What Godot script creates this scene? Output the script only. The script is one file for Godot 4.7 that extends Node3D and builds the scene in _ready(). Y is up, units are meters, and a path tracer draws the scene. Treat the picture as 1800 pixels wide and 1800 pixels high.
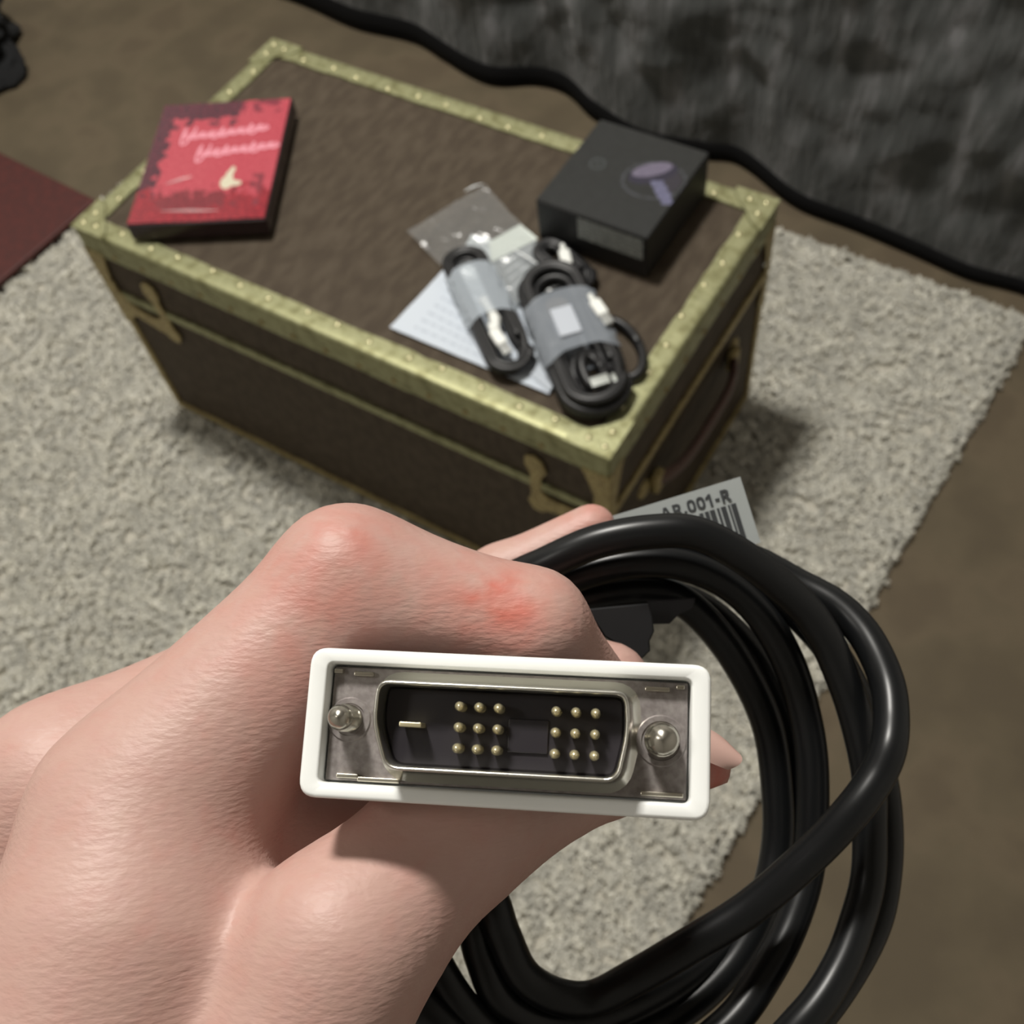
extends Node3D
# A left hand holds the plug of a coiled monitor cable above a brass-bound trunk that stands on a pale shag rug.
# World: y up, metres; the trunk stands at the origin, its long front faces +z.

const TRUNK := Vector3(0.766, 0.3893, 0.4126)
# The held plug: where it is, and the axes of the hand that holds it (across, up along the plug's short side, out of the plug's face).
const GRIP_AT := Vector3(0.65594, 1.16754, 0.70541)
const GRIP_AXES := Basis(Vector3(0.85018, -0.09330, -0.51816), Vector3(-0.40025, 0.52485, -0.75122), Vector3(0.34205, 0.84606, 0.40887))

var used := {}
var M := {}


# ---------------------------------------------------------------- shapes
class Shape:
	var v := PackedVector3Array()
	var t := PackedInt32Array()
	var uv := PackedVector2Array()
	var c := PackedColorArray()

	func pt(p: Vector3, u := Vector2.ZERO) -> int:
		v.append(p)
		uv.append(u)
		return v.size() - 1

	func tri(a: int, b: int, d: int) -> void:
		t.append(a)
		t.append(b)
		t.append(d)

	func quad(a: int, b: int, d: int, e: int) -> void:
		tri(a, b, d)
		tri(a, d, e)

	# turns the triangles from index FROM on so that they face outwards (closed) or along UP (a sheet)
	func face(from: int, up := Vector3.ZERO) -> void:
		var s := 0.0
		for i in range(from, t.size(), 3):
			var a := v[t[i]]
			var n := (v[t[i + 2]] - a).cross(v[t[i + 1]] - a)
			s += n.dot(a if up == Vector3.ZERO else up)
		if s < 0.0:
			for i in range(from, t.size(), 3):
				var k := t[i + 1]
				t[i + 1] = t[i + 2]
				t[i + 2] = k

	func box(size: Vector3, r := 0.0, x := Transform3D(), round := 1) -> void:
		var from := t.size()
		var h := size / 2.0
		r = minf(r, minf(h.x, minf(h.y, h.z)) * 0.999)
		var at := {}
		var lines := []
		for ax in 3:
			var a := []
			if r > 0.0:
				a = [-h[ax], -h[ax] + r] if round == 1 else [-h[ax], -h[ax] + 0.586 * r, -h[ax] + r]
				var b := a.duplicate()
				b.reverse()
				for k in b:
					a.append(-k)
			else:
				a = [-h[ax], h[ax]]
			lines.append(a)
		for ax in 3:
			var p := (ax + 1) % 3
			var q := (ax + 2) % 3
			for s in [-1.0, 1.0]:
				var ids := []
				for a in lines[p]:
					var row := []
					for b in lines[q]:
						var w := Vector3()
						w[ax] = s * h[ax]
						w[p] = a
						w[q] = b
						if r > 0.0:
							var core := w.clamp(-h + Vector3.ONE * r, h - Vector3.ONE * r)
							w = core + (w - core).normalized() * r
						var key := Vector3i((w * 1.0e6).round())
						if not at.has(key):
							at[key] = pt(x * w, Vector2(w.x / size.x + 0.5, 0.5 - w.z / size.z))
						row.append(at[key])
					ids.append(row)
				for i in ids.size() - 1:
					for j in ids[0].size() - 1:
						if s > 0:
							quad(ids[i][j], ids[i][j + 1], ids[i + 1][j + 1], ids[i + 1][j])
						else:
							quad(ids[i][j], ids[i + 1][j], ids[i + 1][j + 1], ids[i][j + 1])
		face(from)

	# rings of equally many points, joined one to the next
	func loft(rings: Array, closed := true, cap0 := true, cap1 := true, up := Vector3.ZERO) -> void:
		var from := t.size()
		var first := v.size()
		var n: int = rings[0].size()
		for k in rings.size():
			for i in n:
				pt(rings[k][i], Vector2(float(i) / n, float(k) / maxf(1.0, rings.size() - 1.0)))
		for k in rings.size() - 1:
			for i in (n if closed else n - 1):
				var a := first + k * n + i
				var b := first + k * n + (i + 1) % n
				quad(a, b, b + n, a + n)
		for e in 2:
			if [cap0, cap1][e] and closed:
				var mid := Vector3.ZERO
				var base := first + (0 if e == 0 else (rings.size() - 1) * n)
				for i in n:
					mid += v[base + i] / n
				var m := pt(mid)
				for i in n:
					if e == 0:
						tri(m, base + (i + 1) % n, base + i)
					else:
						tri(m, base + i, base + (i + 1) % n)
		face(from, up)

	# PROFILE: (radius, height) pairs, turned about y
	func lathe(profile: Array, n := 20, x := Transform3D()) -> void:
		var rings := []
		for p in profile:
			var ring := []
			for i in n:
				var a := TAU * i / n
				ring.append(x * Vector3(p.x * cos(a), p.y, p.x * sin(a)))
			rings.append(ring)
		loft(rings)

	func tube(path: Array, radius: Array, n := 14, flat := 1.0, side := Vector3.ZERO) -> void:
		var rings := []
		var up: Vector3 = side
		for k in path.size():
			var d: Vector3 = (path[mini(k + 1, path.size() - 1)] - path[maxi(k - 1, 0)]).normalized()
			if up == Vector3.ZERO:
				up = d.cross(Vector3(0.31, 0.87, 0.39)).normalized()
			up = (up - d * up.dot(d)).normalized()
			var w := d.cross(up)
			var r: float = radius[k % radius.size()]
			var ring := []
			for i in n:
				var a := TAU * i / n
				ring.append(path[k] + up * cos(a) * r + w * sin(a) * r * flat)
			rings.append(ring)
		loft(rings)

	func sheet(nu: int, nv: int, f: Callable, up: Vector3) -> void:
		var from := t.size()
		var first := v.size()
		for j in nv + 1:
			for i in nu + 1:
				var p := Vector2(float(i) / nu, float(j) / nv)
				pt(f.call(p.x, p.y), p)
		for j in nv:
			for i in nu:
				var a := first + j * (nu + 1) + i
				quad(a, a + 1, a + nu + 2, a + nu + 1)
		face(from, up)

	# the outline POLY (x, y), given thickness along z with a small chamfer on both faces
	func plate(poly: PackedVector2Array, depth: float, bevel: float, x := Transform3D()) -> void:
		var n := poly.size()
		var area := 0.0
		for i in n:
			area += poly[i].cross(poly[(i + 1) % n])
		var turn := signf(area)
		var inner := PackedVector2Array()
		for i in n:
			var a := (poly[i] - poly[(i + n - 1) % n]).normalized()
			var b := (poly[(i + 1) % n] - poly[i]).normalized()
			inner.append(poly[i] - (a + b).normalized().orthogonal() * bevel * turn)
		var first := v.size()
		for k in 4:
			for i in n:
				var p := inner[i] if k in [0, 3] else poly[i]
				pt(x * Vector3(p.x, p.y, [-depth / 2, -depth / 2 + bevel, depth / 2 - bevel, depth / 2][k]), p)
		for k in 3:
			for i in n:
				var a := first + k * n + i
				var b := first + k * n + (i + 1) % n
				var o := (poly[(i + 1) % n] - poly[i]).orthogonal() * turn
				aimed(a, b, b + n, x.basis * Vector3(o.x, o.y, 0))
				aimed(a, b + n, a + n, x.basis * Vector3(o.x, o.y, 0))
		var cut := Geometry2D.triangulate_polygon(inner)
		for i in range(0, cut.size(), 3):
			for s in 2:
				var base := first + 3 * n * s
				aimed(base + cut[i], base + cut[i + 1], base + cut[i + 2], x.basis.z * (1.0 if s == 1 else -1.0))

	func aimed(a: int, b: int, d: int, out: Vector3) -> void:
		if (v[d] - v[a]).cross(v[b] - v[a]).dot(out) >= 0.0:
			tri(a, b, d)
		else:
			tri(a, d, b)

	func mesh(angle := 40.0) -> ArrayMesh:
		var fn := PackedVector3Array()
		for i in range(0, t.size(), 3):
			var a := v[t[i]]
			fn.append((v[t[i + 2]] - a).cross(v[t[i + 1]] - a))
		var out := []
		out.resize(Mesh.ARRAY_MAX)
		if angle >= 180.0:
			var nn := PackedVector3Array()
			nn.resize(v.size())
			for i in t.size():
				nn[t[i]] += fn[i / 3]
			for i in nn.size():
				nn[i] = nn[i].normalized()
			out[Mesh.ARRAY_VERTEX] = v
			out[Mesh.ARRAY_NORMAL] = nn
			out[Mesh.ARRAY_TEX_UV] = uv
			if c.size():
				out[Mesh.ARRAY_COLOR] = c
			out[Mesh.ARRAY_INDEX] = t
		else:
			var near := {}
			for i in t.size():
				if not near.has(t[i]):
					near[t[i]] = PackedInt32Array()
				near[t[i]].append(i / 3)
			var least := cos(deg_to_rad(angle))
			var vv := PackedVector3Array()
			var nn := PackedVector3Array()
			var uu := PackedVector2Array()
			for i in t.size():
				var own := fn[i / 3].normalized()
				var s := Vector3.ZERO
				for k in near[t[i]]:
					if own.dot(fn[k].normalized()) >= least:
						s += fn[k]
				vv.append(v[t[i]])
				nn.append(s.normalized() if s.length() > 0.0 else Vector3.UP)
				uu.append(uv[t[i]])
			out[Mesh.ARRAY_VERTEX] = vv
			out[Mesh.ARRAY_NORMAL] = nn
			out[Mesh.ARRAY_TEX_UV] = uu
		var m := ArrayMesh.new()
		m.add_surface_from_arrays(Mesh.PRIMITIVE_TRIANGLES, out)
		return m


# A body meshed from tapered bones: each adds exp(-distance / blend) to a field on a grid, and the surface is where the field is 1 (surface nets).
class Flesh:
	var cell := 0.001
	var bones := []
	var grooves := []

	func bone(a: Vector3, b: Vector3, ra: float, rb: float, blend: float) -> void:
		bones.append([a, b, ra, rb, blend])

	func build() -> Shape:
		var lo := Vector3.INF
		var hi := -Vector3.INF
		for b in bones:
			var r: float = maxf(b[2], b[3]) + 4.0 * b[4]
			for p in [b[0], b[1]]:
				lo = lo.min(p - Vector3.ONE * r)
				hi = hi.max(p + Vector3.ONE * r)
		var n := Vector3i(((hi - lo) / cell).ceil()) + Vector3i.ONE * 2
		var f := PackedFloat32Array()
		f.resize(n.x * n.y * n.z)
		for b in bones:
			var pa: Vector3 = b[0]
			var ab: Vector3 = b[1] - pa
			var ll := maxf(ab.length_squared(), 1e-12)
			var ra: float = b[2]
			var dr: float = b[3] - ra
			var k: float = b[4]
			var reach := maxf(b[2], b[3]) + 5.0 * k
			var i0 := Vector3i(((pa.min(b[1]) - lo - Vector3.ONE * reach) / cell).floor()).clamp(Vector3i.ZERO, n - Vector3i.ONE)
			var i1 := Vector3i(((pa.max(b[1]) - lo + Vector3.ONE * reach) / cell).ceil()).clamp(Vector3i.ZERO, n - Vector3i.ONE)
			for z in range(i0.z, i1.z + 1):
				for y in range(i0.y, i1.y + 1):
					var row := (z * n.y + y) * n.x
					for x in range(i0.x, i1.x + 1):
						var p := lo + Vector3(x, y, z) * cell - pa
						var h := clampf(p.dot(ab) / ll, 0.0, 1.0)
						var d := (p - ab * h).length() - ra - dr * h
						if d < 5.0 * k:
							f[row + x] += exp(clampf(-d / k, -6.0, 6.0))
		for g in grooves:
			var pa: Vector3 = g[0]
			var ab: Vector3 = g[1] - pa
			var ll := maxf(ab.length_squared(), 1e-12)
			var w: float = g[2]
			var i0 := Vector3i(((pa.min(g[1]) - lo - Vector3.ONE * 3.0 * w) / cell).floor()).clamp(Vector3i.ZERO, n - Vector3i.ONE)
			var i1 := Vector3i(((pa.max(g[1]) - lo + Vector3.ONE * 3.0 * w) / cell).ceil()).clamp(Vector3i.ZERO, n - Vector3i.ONE)
			for z in range(i0.z, i1.z + 1):
				for y in range(i0.y, i1.y + 1):
					for x in range(i0.x, i1.x + 1):
						var p := lo + Vector3(x, y, z) * cell - pa
						var d := (p - ab * clampf(p.dot(ab) / ll, 0.0, 1.0)).length() / w
						f[(z * n.y + y) * n.x + x] *= exp(-g[3] * exp(-d * d))
		for i in f.size():
			f[i] = -log(f[i] + 1e-9)
		var s := Shape.new()
		var id := {}
		var sx := 1
		var sy := n.x
		var sz := n.x * n.y
		var corner := [0, sx, sy, sx + sy, sz, sx + sz, sy + sz, sx + sy + sz]
		for z in n.z - 1:
			for y in n.y - 1:
				var row := (z * n.y + y) * n.x
				for x in n.x - 1:
					var at := row + x
					if absf(f[at]) > 3.0:
						continue
					var mask := 0
					for k in 8:
						if f[at + corner[k]] < 0.0:
							mask |= 1 << k
					if mask == 0 or mask == 255:
						continue
					var sum := Vector3.ZERO
					var count := 0
					for k in 8:
						for e in [1, 2, 4]:
							if k & e:
								continue
							var a := f[at + corner[k]]
							var b := f[at + corner[k | e]]
							if (a < 0.0) == (b < 0.0):
								continue
							var w := a / (a - b)
							var p := Vector3(k & 1, (k >> 1) & 1, k >> 2)
							p[0 if e == 1 else 1 if e == 2 else 2] += w
							sum += p
							count += 1
					id[at] = s.pt(lo + (Vector3(x, y, z) + sum / count) * cell)
		for at in id:
			var in0: bool = f[at] < 0.0
			for e in 3:
				var step: int = [sx, sy, sz][e]
				var in1: bool = f[at + step] < 0.0
				if in0 == in1:
					continue
				var u: int = [sy, sz, sx][e]
				var w: int = [sz, sx, sy][e]
				if not (id.has(at - u) and id.has(at - w) and id.has(at - u - w)):
					continue
				if in0:
					s.quad(id[at], id[at - w], id[at - u - w], id[at - u])
				else:
					s.quad(id[at], id[at - u], id[at - u - w], id[at - w])
		s.face(0)
		return s


# ---------------------------------------------------------------- nodes
func numbered(called: String) -> String:
	used[called] = used.get(called, -1) + 1
	return called if used[called] == 0 else "%s_%03d" % [called, used[called]]


func tag(o: Node3D, label: String, category: String, group := "") -> Node3D:
	o.set_meta("label", label)
	o.set_meta("category", category)
	if group:
		o.set_meta("group", group)
	return o


func thing(called: String, label: String, category: String, x := Transform3D(), group := "") -> Node3D:
	var o := Node3D.new()
	o.name = numbered(called)
	add_child(o, true)
	o.transform = x
	tag(o, label, category, group)
	return o


func part(called: String, m: Mesh, material: Material, parent: Node3D, x := Transform3D()) -> MeshInstance3D:
	var o := MeshInstance3D.new()
	o.name = called if parent != self else numbered(called)
	o.mesh = m
	o.material_override = material
	o.transform = x
	parent.add_child(o, true)
	return o


func structure(called: String, m: Mesh, material: Material, x := Transform3D()) -> MeshInstance3D:
	var o := part(called, m, material, self, x)
	o.set_meta("kind", "structure")
	return o


func boxed(size: Vector3, r := 0.0, round := 1) -> ArrayMesh:
	var s := Shape.new()
	s.box(size, r, Transform3D(), round)
	return s.mesh()


func at(x: float, y: float, z: float) -> Transform3D:
	return Transform3D(Basis(), Vector3(x, y, z))


func mm(a: Array) -> Vector3:
	return Vector3(a[0], a[1], a[2]) * 0.001


func curve(points: Array, step := 10) -> Array:
	var out := []
	for i in points.size() - 1:
		var p0: Vector3 = points[maxi(i - 1, 0)]
		var p3: Vector3 = points[mini(i + 2, points.size() - 1)]
		for k in step:
			out.append((points[i] as Vector3).cubic_interpolate(points[i + 1], p0, p3, float(k) / step))
	out.append(points[-1])
	return out


func rounded(w: float, h: float, r: float, n := 5) -> PackedVector2Array:
	return rounded_poly(PackedVector2Array([Vector2(w / 2, h / 2), Vector2(-w / 2, h / 2), Vector2(-w / 2, -h / 2), Vector2(w / 2, -h / 2)]), r, n)


func rounded_poly(p: PackedVector2Array, r: float, n := 5) -> PackedVector2Array:
	var out := PackedVector2Array()
	for i in p.size():
		var a := (p[(i + p.size() - 1) % p.size()] - p[i]).normalized() * r
		var b := (p[(i + 1) % p.size()] - p[i]).normalized() * r
		for k in n + 1:
			var f := float(k) / n
			out.append(p[i] + a * (1 - f) * (1 - f) + b * f * f)
	return out


func ring(poly: PackedVector2Array, z: float, grow := 0.0) -> Array:
	var out := []
	var n := poly.size()
	for i in n:
		var d := (poly[(i + 1) % n] - poly[(i + n - 1) % n]).normalized()
		var o := Vector2(d.y, -d.x) * grow
		out.append(Vector3(poly[i].x + o.x, poly[i].y + o.y, z))
	return out


# ---------------------------------------------------------------- materials
func noise(freq: float, octaves := 4, seed_ := 1, kind := FastNoiseLite.TYPE_SIMPLEX_SMOOTH) -> FastNoiseLite:
	var n := FastNoiseLite.new()
	n.noise_type = kind
	n.seed = seed_
	n.frequency = freq
	n.fractal_octaves = octaves
	return n


func ramp(colors: Array, offsets: Array) -> Gradient:
	var g := Gradient.new()
	g.colors = PackedColorArray(colors)
	g.offsets = PackedFloat32Array(offsets)
	return g


func noise_tex(n: FastNoiseLite, g: Gradient = null, size := 512) -> NoiseTexture2D:
	var x := NoiseTexture2D.new()
	x.width = size
	x.height = size
	x.seamless = true
	x.noise = n
	if g:
		x.color_ramp = g
	return x


func plain(color: Color, rough := 0.6, metal := 0.0, spec := 0.5) -> StandardMaterial3D:
	var m := StandardMaterial3D.new()
	m.albedo_color = color
	m.roughness = rough
	m.metallic = metal
	m.metallic_specular = spec
	return m


# a colour pattern over the whole surface, PERIOD metres wide, and a relief of the same or another pattern
func patterned(tex: Texture2D, period: Vector3, rough := 0.8, metal := 0.0, bump: Texture2D = null, depth_cm := 0.0) -> StandardMaterial3D:
	var m := plain(Color.WHITE, rough, metal)
	m.albedo_texture = tex
	m.uv1_triplanar = true
	m.uv1_scale = Vector3.ONE / period
	if bump:
		m.heightmap_enabled = true
		m.heightmap_texture = bump
		m.heightmap_scale = depth_cm
	return m


func c8(r: int, g: int, b: int, a := 255) -> Color:
	return Color8(r, g, b, a)


func lin(r: int, g: int, b: int) -> Color:
	return Color8(r, g, b).srgb_to_linear()


func make_materials() -> void:
	var grain := noise_tex(noise(0.03, 5, 3))
	var fine := noise_tex(noise(0.12, 3, 4))
	M.brass = patterned(noise_tex(noise(0.012, 5, 7), ramp([c8(118, 116, 82), c8(144, 144, 108), c8(155, 155, 120), c8(132, 132, 96)], [0.15, 0.42, 0.6, 0.85])), Vector3.ONE * 0.16, 0.5, 0.7, grain, 0.012)
	M.old_brass = patterned(noise_tex(noise(0.02, 5, 9), ramp([c8(104, 88, 56), c8(158, 144, 100), c8(172, 158, 112), c8(128, 108, 70)], [0.2, 0.42, 0.6, 0.8])), Vector3.ONE * 0.09, 0.5, 0.55, grain, 0.08)
	M.nail = plain(c8(192, 186, 148), 0.3, 0.7)
	M.vinyl = patterned(noise_tex(noise(0.02, 5, 11), ramp([c8(63, 54, 44), c8(69, 60, 49), c8(75, 66, 55)], [0.25, 0.5, 0.8])), Vector3(0.2, 0.3, 0.5), 0.7, 0.0, fine, 0.015)
	M.vinyl.metallic_specular = 0.3
	M.leather = patterned(noise_tex(noise(0.03, 4, 12), ramp([c8(58, 38, 32), c8(92, 62, 52)], [0.3, 0.75])), Vector3.ONE * 0.08, 0.55, 0.0, grain, 0.05)
	M.concrete = patterned(noise_tex(noise(0.008, 6, 15), ramp([c8(76, 66, 49), c8(82, 72, 54), c8(87, 76, 58), c8(79, 68, 51)], [0.2, 0.45, 0.62, 0.85])), Vector3.ONE * 0.8, 0.8, 0.0, grain, 0.02)
	M.plaster = plain(c8(188, 185, 180), 0.9)
	M.rug_base = plain(c8(176, 172, 160), 0.95)
	M.pile = plain(Color.WHITE, 0.9)
	M.pile.vertex_color_use_as_albedo = true
	M.charcoal = plain(c8(34, 36, 37), 0.62)
	M.black_plastic = plain(c8(16, 17, 18), 0.4)
	M.cord = plain(c8(20, 20, 22), 0.45)
	M.white_plastic = plain(c8(226, 228, 224), 0.45)
	M.paper = plain(c8(226, 230, 234), 0.8)


# ---------------------------------------------------------------- the place
func _ready() -> void:
	var eye := Camera3D.new()
	eye.name = "camera"
	var lens := CameraAttributesPhysical.new()
	lens.frustum_focal_length = 24.67
	lens.frustum_near = 0.02
	lens.frustum_far = 20.0
	lens.frustum_focus_distance = 0.125
	lens.exposure_aperture = 30.0
	eye.attributes = lens
	eye.fov = 51.884
	add_child(eye)
	eye.transform = Transform3D(Basis(Vector3(0.85018, -0.09330, -0.51816), Vector3(-0.40025, 0.52485, -0.75122), Vector3(0.34205, 0.84606, 0.40887)), Vector3(0.68516, 1.27254, 0.73271))
	eye.current = true
	eye.fov = 51.884

	var around := WorldEnvironment.new()
	around.name = "environment"
	var env := Environment.new()
	env.background_mode = Environment.BG_COLOR
	env.background_color = Color(0.02, 0.02, 0.02)
	env.tonemap_mode = Environment.TONE_MAPPER_LINEAR
	env.tonemap_exposure = 1.0
	env.sdfgi_enabled = true
	env.ssao_enabled = true
	env.ssil_enabled = true
	around.environment = env
	add_child(around)

	make_materials()
	make_room()
	make_lamp(Vector3(-0.45, 3.3, -0.15), 10.0, "white square ceiling lamp right over the trunk")
	make_lamp(Vector3(-0.6, 3.3, 1.7), 0.8, "added unseen ceiling lamp nearer the front wall, a weak fill light")  # second lamp added as fill; no such lamp is seen
	make_bed()
	make_rug()
	make_trunk()
	make_red_mat()
	make_garment()
	make_media_case()
	make_black_box()
	make_papers()
	make_cords()
	make_hand()
	make_cable()


func make_room() -> void:
	structure("floor", boxed(Vector3(4.4, 0.1, 4.6)), M.concrete, at(0, -0.05, 0.1))
	structure("ceiling", boxed(Vector3(4.4, 0.1, 4.6)), M.plaster, at(0, 3.35, 0.1))
	structure("wall_back", boxed(Vector3(4.4, 3.3, 0.1)), M.plaster, at(0, 1.65, -2.15))
	structure("wall_front", boxed(Vector3(4.4, 3.3, 0.1)), M.plaster, at(0, 1.65, 2.35))
	structure("wall_left", boxed(Vector3(0.1, 3.3, 4.4)), M.plaster, at(-2.15, 1.65, 0.1))
	structure("wall_right", boxed(Vector3(0.1, 3.3, 4.4)), M.plaster, at(2.15, 1.65, 0.1))


func make_lamp(where: Vector3, power: float, label: String) -> void:
	var o := thing("ceiling_lamp", label, "lamp", Transform3D(Basis(), where))
	part("housing", boxed(Vector3(0.5, 0.05, 0.5), 0.015, 2), M.white_plastic, o, at(0, -0.026, 0))
	var glow := plain(c8(240, 236, 226), 0.6)
	glow.emission_enabled = true
	glow.emission = Color(1.0, 0.95, 0.86)
	glow.emission_energy_multiplier = 2.0
	part("diffuser", boxed(Vector3(0.36, 0.02, 0.36), 0.009, 2), glow, o, at(0, -0.058, 0))
	var l := AreaLight3D.new()
	l.name = "lamp_light"
	l.area_size = Vector2(0.34, 0.34)
	l.light_color = Color(1.0, 0.985, 0.955)
	l.light_energy = power
	l.area_range = 12.0
	l.area_attenuation = 2.0
	l.shadow_enabled = true
	l.transform = Transform3D(Basis(Vector3.RIGHT, -PI / 2), Vector3(0, -0.075, 0))
	o.add_child(l)


# the grey throw hangs from the bed; a black strip below its hem wanders along the floor
const HEM := [[-1.5, 0.0], [-1.1, 0.012], [-0.87, 0.0], [-0.71, 0.005], [-0.575, -0.018], [-0.49, -0.004], [-0.41, 0.01], [-0.35, 0.006], [-0.28, -0.034], [-0.217, -0.04], [-0.144, -0.009], [-0.02, 0.012], [0.1, -0.019], [0.15, -0.034], [0.28, 0.009], [0.385, 0.008], [0.485, 0.01], [0.58, 0.014], [0.667, 0.0], [0.9, 0.012], [1.2, -0.01], [1.6, 0.0]]


func hem(x: float) -> float:
	var k := 0
	while k < HEM.size() - 2 and x > HEM[k + 1][0]:
		k += 1
	var p0: float = HEM[maxi(k - 1, 0)][1]
	var p3: float = HEM[mini(k + 2, HEM.size() - 1)][1]
	var f: float = clampf((x - HEM[k][0]) / (HEM[k + 1][0] - HEM[k][0]), 0.0, 1.0)
	return cubic_interpolate(HEM[k][1], HEM[k + 1][1], p0, p3, f)


func make_bed() -> void:
	var turn := Basis(Vector3.UP, -0.0973)
	var o := thing("bed", "low dark bed behind the trunk, hidden under a grey throw", "bed", Transform3D(turn, Vector3(0.12, 0, -0.72)))
	part("base", boxed(Vector3(2.6, 0.24, 1.0), 0.02), M.black_plastic, o, at(0, 0.12, -0.56))
	part("mattress", boxed(Vector3(2.6, 0.22, 1.0), 0.05, 2), M.charcoal, o, at(0, 0.35, -0.56))
	var streak := noise_tex(noise(0.014, 5, 21), ramp([c8(50, 52, 51), c8(61, 63, 62), c8(77, 78, 78), c8(110, 110, 112)], [0.25, 0.48, 0.66, 0.95]))
	var cloth := plain(Color.WHITE, 0.85)
	cloth.albedo_texture = streak
	cloth.uv1_scale = Vector3(8.0, 0.7, 1)
	cloth.heightmap_enabled = true
	cloth.heightmap_texture = noise_tex(noise(0.05, 4, 22))
	cloth.heightmap_scale = 0.25
	cloth.rim_enabled = true
	cloth.rim = 0.35
	var t := thing("throw", "charcoal grey velvety throw with a black strip along its foot hanging behind the trunk", "throw")
	var wav := noise(1.0, 3, 23)
	var drape := func(u: float, w: float) -> Vector3:
		var x := lerpf(-1.5, 1.6, u)
		var z := -0.658 + 0.0976 * x
		var low := clampf(lerpf(0.05, 0.026, (x + 0.87) / 1.5), 0.022, 0.06)
		var s := w * 1.25
		if s < 0.5:
			var fall := s / 0.5
			return Vector3(x, low + fall * (0.47 - low), z + hem(x) * (1.0 - 0.65 * fall) + wav.get_noise_2d(x * 5.0, fall * 2.2) * 0.022 * smoothstep(0.0, 0.3, fall) - 0.01 * fall)
		var b := s - 0.5
		return Vector3(x, 0.47 + 0.02 * sin(minf(b * 12.0, PI * 0.5)), z + hem(x) * 0.35 + wav.get_noise_2d(x * 5.0, 2.2) * 0.022 * maxf(0.0, 1.0 - b * 8.0) - 0.01 - b)
	var sh := Shape.new()
	sh.sheet(260, 90, drape, Vector3(0, 0.4, 1))
	part("cloth", sh.mesh(180), cloth, t)
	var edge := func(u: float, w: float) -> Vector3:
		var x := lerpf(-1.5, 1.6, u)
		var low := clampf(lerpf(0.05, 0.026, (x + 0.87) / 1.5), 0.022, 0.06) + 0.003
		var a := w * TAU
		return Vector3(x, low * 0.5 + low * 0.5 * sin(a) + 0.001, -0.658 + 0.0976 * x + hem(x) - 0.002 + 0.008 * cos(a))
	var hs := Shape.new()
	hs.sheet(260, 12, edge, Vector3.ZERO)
	part("foot_strip", hs.mesh(180), plain(c8(9, 9, 10), 0.9, 0.0, 0.3), t)  # black strip from the floor up to the lower edge of the cloth


# where on the floor the rug reaches, from the far edge (v = 0) to the near one, from its left edge (u = 0) to its right one
func rug_at(u: float, v: float) -> Vector3:
	var far := Vector3(-0.798, 0, -0.575).lerp(Vector3(0.688, 0, -0.532), u)
	var near := Vector3(-0.905, 0, 1.02).lerp(Vector3(0.586, 0, 1.05), u)
	return far.lerp(near, v)


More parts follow.
